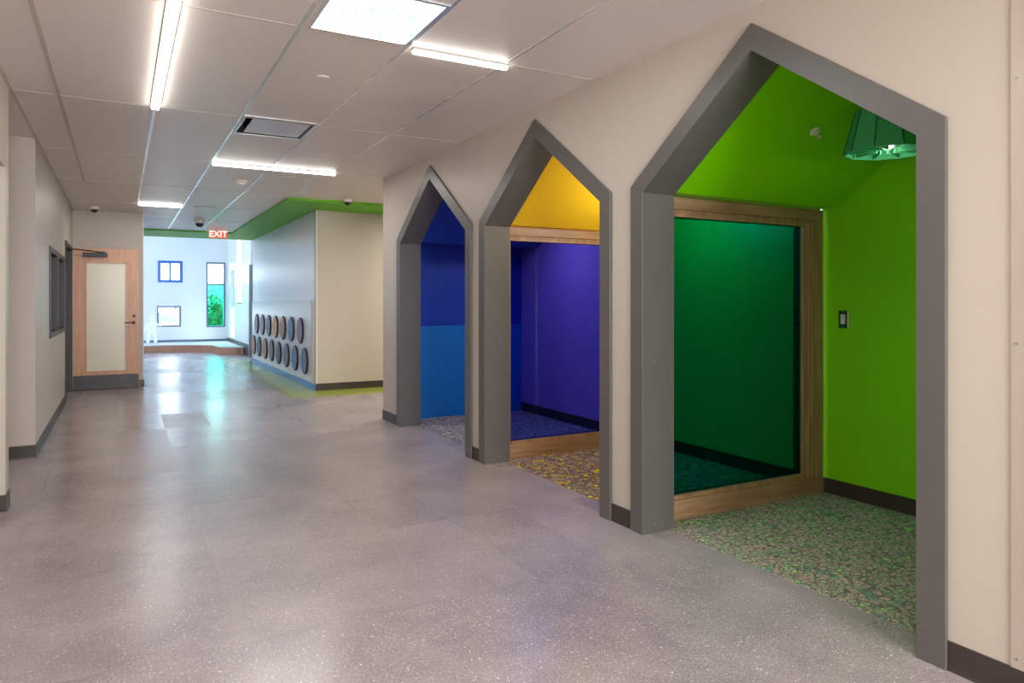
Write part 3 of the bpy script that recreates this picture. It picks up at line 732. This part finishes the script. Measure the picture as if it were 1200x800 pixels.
# stage platform with curved front
front = []
for k in range(25):
    x = -3.99 + (2.16+3.99)*k/24
    y = 21.15 - .55*max(0, (x-1.0)/1.16)**2 if x > 1 else 21.15 + .0
    front.append((x, y))
front += [(2.19, 20.2)]
for k in range(7): front.append((2.22+.55*k/6, 19.75-.45*math.sin(PI/2*k/6)))
outline = front + [(2.78, YF-.015), (-3.99, YF-.015)]
t = thing('stage_platform', 'low curved platform with reddish wood facing in front of the far windows', 'platform', (1, 21.5, 0))
b = bmesh.new(); prism(b, outline, 0, .185, 'z'); obj('riser', b, 'stagewood', t)
b = bmesh.new(); prism(b, outline, .185, .21, 'z'); obj('top', b, 'platform', t)
struct('baseboard_far', [(-4, 2.785, YF-.012, YF, .21, .27)], 'greyfr')

# child-sized cut-out figure
fx = .76; fz = .21
figp = [(-.13, 0), (-.05, 0), (-.02, .22), (.0, .26), (.03, .22), (.07, 0), (.15, 0), (.12, .25), (.10, .40), (.12, .50), (.19, .46), (.27, .47), (.36, .54), (.38, .58), (.34, .585), (.27, .52), (.20, .52), (.12, .58), (.065, .60),
        (.06, .64), (.085, .68), (.08, .74), (.04, .775), (-.02, .775), (-.06, .74), (-.065, .68), (-.035, .64), (-.04, .60), (-.10, .58), (-.16, .50), (-.20, .36), (-.185, .31), (-.155, .34), (-.115, .44), (-.11, .30), (-.12, .15)]
b = bmesh.new(); prism(b, [(fx+x, fz+z) for x, z in figp], 22.28, 22.34, 'y')
tag(obj('figure_cutout', b, 'cutout', None, bevel=.008), 'white child-shaped cut-out with a raised arm standing on the platform', 'cutout')

# tube pendant
t = thing('tube_lamp', 'long white tube lamp hanging by the atrium wall', 'lamp', (2.62, 19.0, 4.7))
M['tubeglow'] = mat('tube_lamp_diffuser', srgb(245, 240, 225), .4, emit=srgb(255, 250, 232), estr=.8)
b = bmesh.new(); lathe(b, [(.054, 1.34), (.054, 4.5)], (2.62, 19.0, 0), 'z', 20); obj('diffuser', b, 'tubeglow', t, smooth=True)
b = bmesh.new(); lathe(b, [(.057, 1.31), (.057, 1.345)], (2.62, 19.0, 0), 'z', 20); obj('end_cap', b, 'steel', t)
b = bmesh.new(); lathe(b, [(.057, 4.5), (.057, 4.7)], (2.62, 19.0, 0), 'z', 20); obj('ceiling_cap', b, 'steel', t)

# ------------------------------------------------------------------ outdoors
tag(obj('lawn', [(-30, 40, 22.9, 120, -2.6, -2.5)], 'grass'), 'grassy ground outside the far windows', 'ground')['kind'] = 'structure'
struct('road', [(-30, 40, 36, 46, -2.5, -2.47)], 'asphalt')
def tree(x, y, h, label):
    t = thing('tree', label, 'tree', (x, y, -2.5), 'trees outside the tall window')
    b = bmesh.new(); tube(b, [(x, y, -2.5), (x+.05, y, h*.3-2.5), (x, y+.05, h*.6-2.5)], .12, 8)
    for k in range(5): a = k*1.3; tube(b, [(x, y, h*.35+k*.15-2.5), (x+math.cos(a)*.8, y+math.sin(a)*.8, h*.6+k*.1-2.5)], .04, 6)
    obj('trunk', b, 'bark', t)
    b = bmesh.new()
    for k in range(900):
        u, v2, w2 = [max(-1.4, min(1.4, R.gauss(0, .5))) for _ in range(3)]
        c = Vector((x+u*h*.32, y+v2*h*.32, h*.6+w2*h*.28-2.5)); s = .12
        q = Matrix.Rotation(R.random()*6, 4, Vector((R.random()-.5, R.random()-.5, R.random()-.5)).normalized())
        b.faces.new([b.verts.new(c+q@Vector(p)) for p in ((-s, -s*.6, 0), (s, -s*.6, 0), (s, s*.6, 0), (-s, s*.6, 0))])
    obj('foliage', b, 'leaf', t)
tree(5.1, 47, 4.8, 'leafy tree standing closest outside the tall teal window')
tree(7.3, 60, 5.2, 'tree farther off outside the tall teal window')
t = thing('house', 'pale low building seen outside through the lower square window', 'building', (1.5, 52, -2.5))
obj('wall', [(-2, 3.0, 50, 56, -2.5, .1)], 'siding', t)
b = bmesh.new(); prism(b, [(-2.4, .1), (3.4, .1), (.8, 1.3)], 49.6, 56.4, 'y'); obj('roof', b, 'roof', t)

# ------------------------------------------------------------------ hidden ends of the corridor
struct('wall_behind', [(XL-.5, XR+.2, -4.6, -4.5, 0, 1.0), (XL-.5, XR+.2, -4.6, -4.5, 2.6, H+.05), (XL-.5, -.3, -4.6, -4.5, 1.0, 2.6), (2.3, XR+.2, -4.6, -4.5, 1.0, 2.6)], 'wall')
w = sempty('window_9', (1, -4.55, 1.0))  # unseen window, added to go with the fill behind the camera
b = bmesh.new()
for x0, x1, z0, z1 in ((-.3, 2.3, 1.0, 1.06), (-.3, 2.3, 2.54, 2.6), (-.3, -.24, 1.06, 2.54), (2.24, 2.3, 1.06, 2.54), (.97, 1.03, 1.06, 2.54)): box(b, x0, x1, -4.6, -4.48, z0, z1)
obj('window_frame', b, 'dark', w)

def area(name, loc, rot, sx, sy, power, c):
    l = bpy.data.lights.new(name, 'AREA'); l.shape = 'RECTANGLE'; l.size = sx; l.size_y = sy; l.energy = power; l.color = c
    l.spread = math.radians(150) if name == 'nook_fill_and_lamp' else PI
    o = bpy.data.objects.new(name, l); o.location = loc; o.rotation_euler = rot; col.objects.link(o); return o
area('fill_behind', (1.0, -4.4, 1.8), (PI/2, 0, 0), 2.5, 1.5, 190, (1, .98, .96))       # added fill from behind the camera, faces +Y
area('atrium_fill_side', (-3.9, 19.75, 3.45), (0, -PI/2, 0), 1.6, 3.0, 80, (.5, .74, 1))    # added side fill for the atrium, faces +X
area('atrium_fill_top', (-.5, 19.8, 4.6), (0, 0, 0), 4.5, 4.5, 35, (.55, .78, 1))  # added overhead fill, the atrium ceiling has no opening
area('passage_fill', (4.8, 9.4, 2.74), (0, 0, 0), 1.2, .08, 55, (1, .94, .84))  # added fill for the side passage, no fixture
area('corridor_fill', (1.0, .2, 2.74), (0, 0, 0), 1.2, .3, 22, (1, .96, .91))  # added fill above the camera, no fixture
area('strip_glow', (1.45, 7.845, H-.034), (0, 0, 0), 1.2, .03, 11, (1, .97, .94))
area('strip_glow', (.52, 11.615, H-.034), (0, 0, 0), .55, .03, 10, (1, .97, .94))
area('panel_glow', (1.12, 3.45, H-.002), (0, 0, 0), .5, .55, 10, (.9, .96, 1))
def point(name, loc, p, c, r=.08):
    l = bpy.data.lights.new(name, 'POINT'); l.energy = p; l.color = c; l.shadow_soft_size = r
    o = bpy.data.objects.new(name, l); o.location = loc; col.objects.link(o)
point('nook_fill_and_lamp', (3.8, 4.486, 2.1), 11, (1, .97, .93), .12)  # added fill in the yellow nook, no lamp hangs here
area('nook_fill_and_lamp', (3.7, 6.45, 2.4), (0, 0, 0), .6, .6, 9, (1, .96, .9))  # added fill in the blue nook, no lamp hangs here
point('nook_fill_and_lamp', (LX, LY, LZ-.03), .7, (1, .96, .9), .03)
area('recess_fill', (3.9, 17.7, 4.5), (0, 0, 0), 1.5, .8, 14, (.8, .9, 1))  # added to brighten the dark recess by the end door, no fixture

# world
wd = bpy.data.worlds.new('sky'); sc.world = wd; wd.use_nodes = True
bg = wd.node_tree.nodes['Background']; bg.inputs[0].default_value = (.75, .88, 1, 1); bg.inputs[1].default_value = 7

# ------------------------------------------------------------------ camera
cam = bpy.data.cameras.new('camera'); co = bpy.data.objects.new('camera', cam); col.objects.link(co)
cam.sensor_width = 36; cam.lens = 835/1200*36; cam.shift_y = -46/1200; cam.clip_start = .05
th = math.atan(459/835)
co.location = (0, 0, 1.35); co.rotation_euler = (PI/2, 0, -th)
sc.camera = co
sc.view_settings.view_transform = 'Standard'; sc.view_settings.look = 'None'; sc.view_settings.gamma = 1
sc.view_settings.use_curve_mapping = False
sc.view_settings.exposure = 0.74
sc.cycles.use_denoising = True
sc.cycles.max_bounces = 10; sc.cycles.diffuse_bounces = 5; sc.cycles.glossy_bounces = 4; sc.cycles.transparent_max_bounces = 10
sc.cycles.sample_clamp_indirect = 8
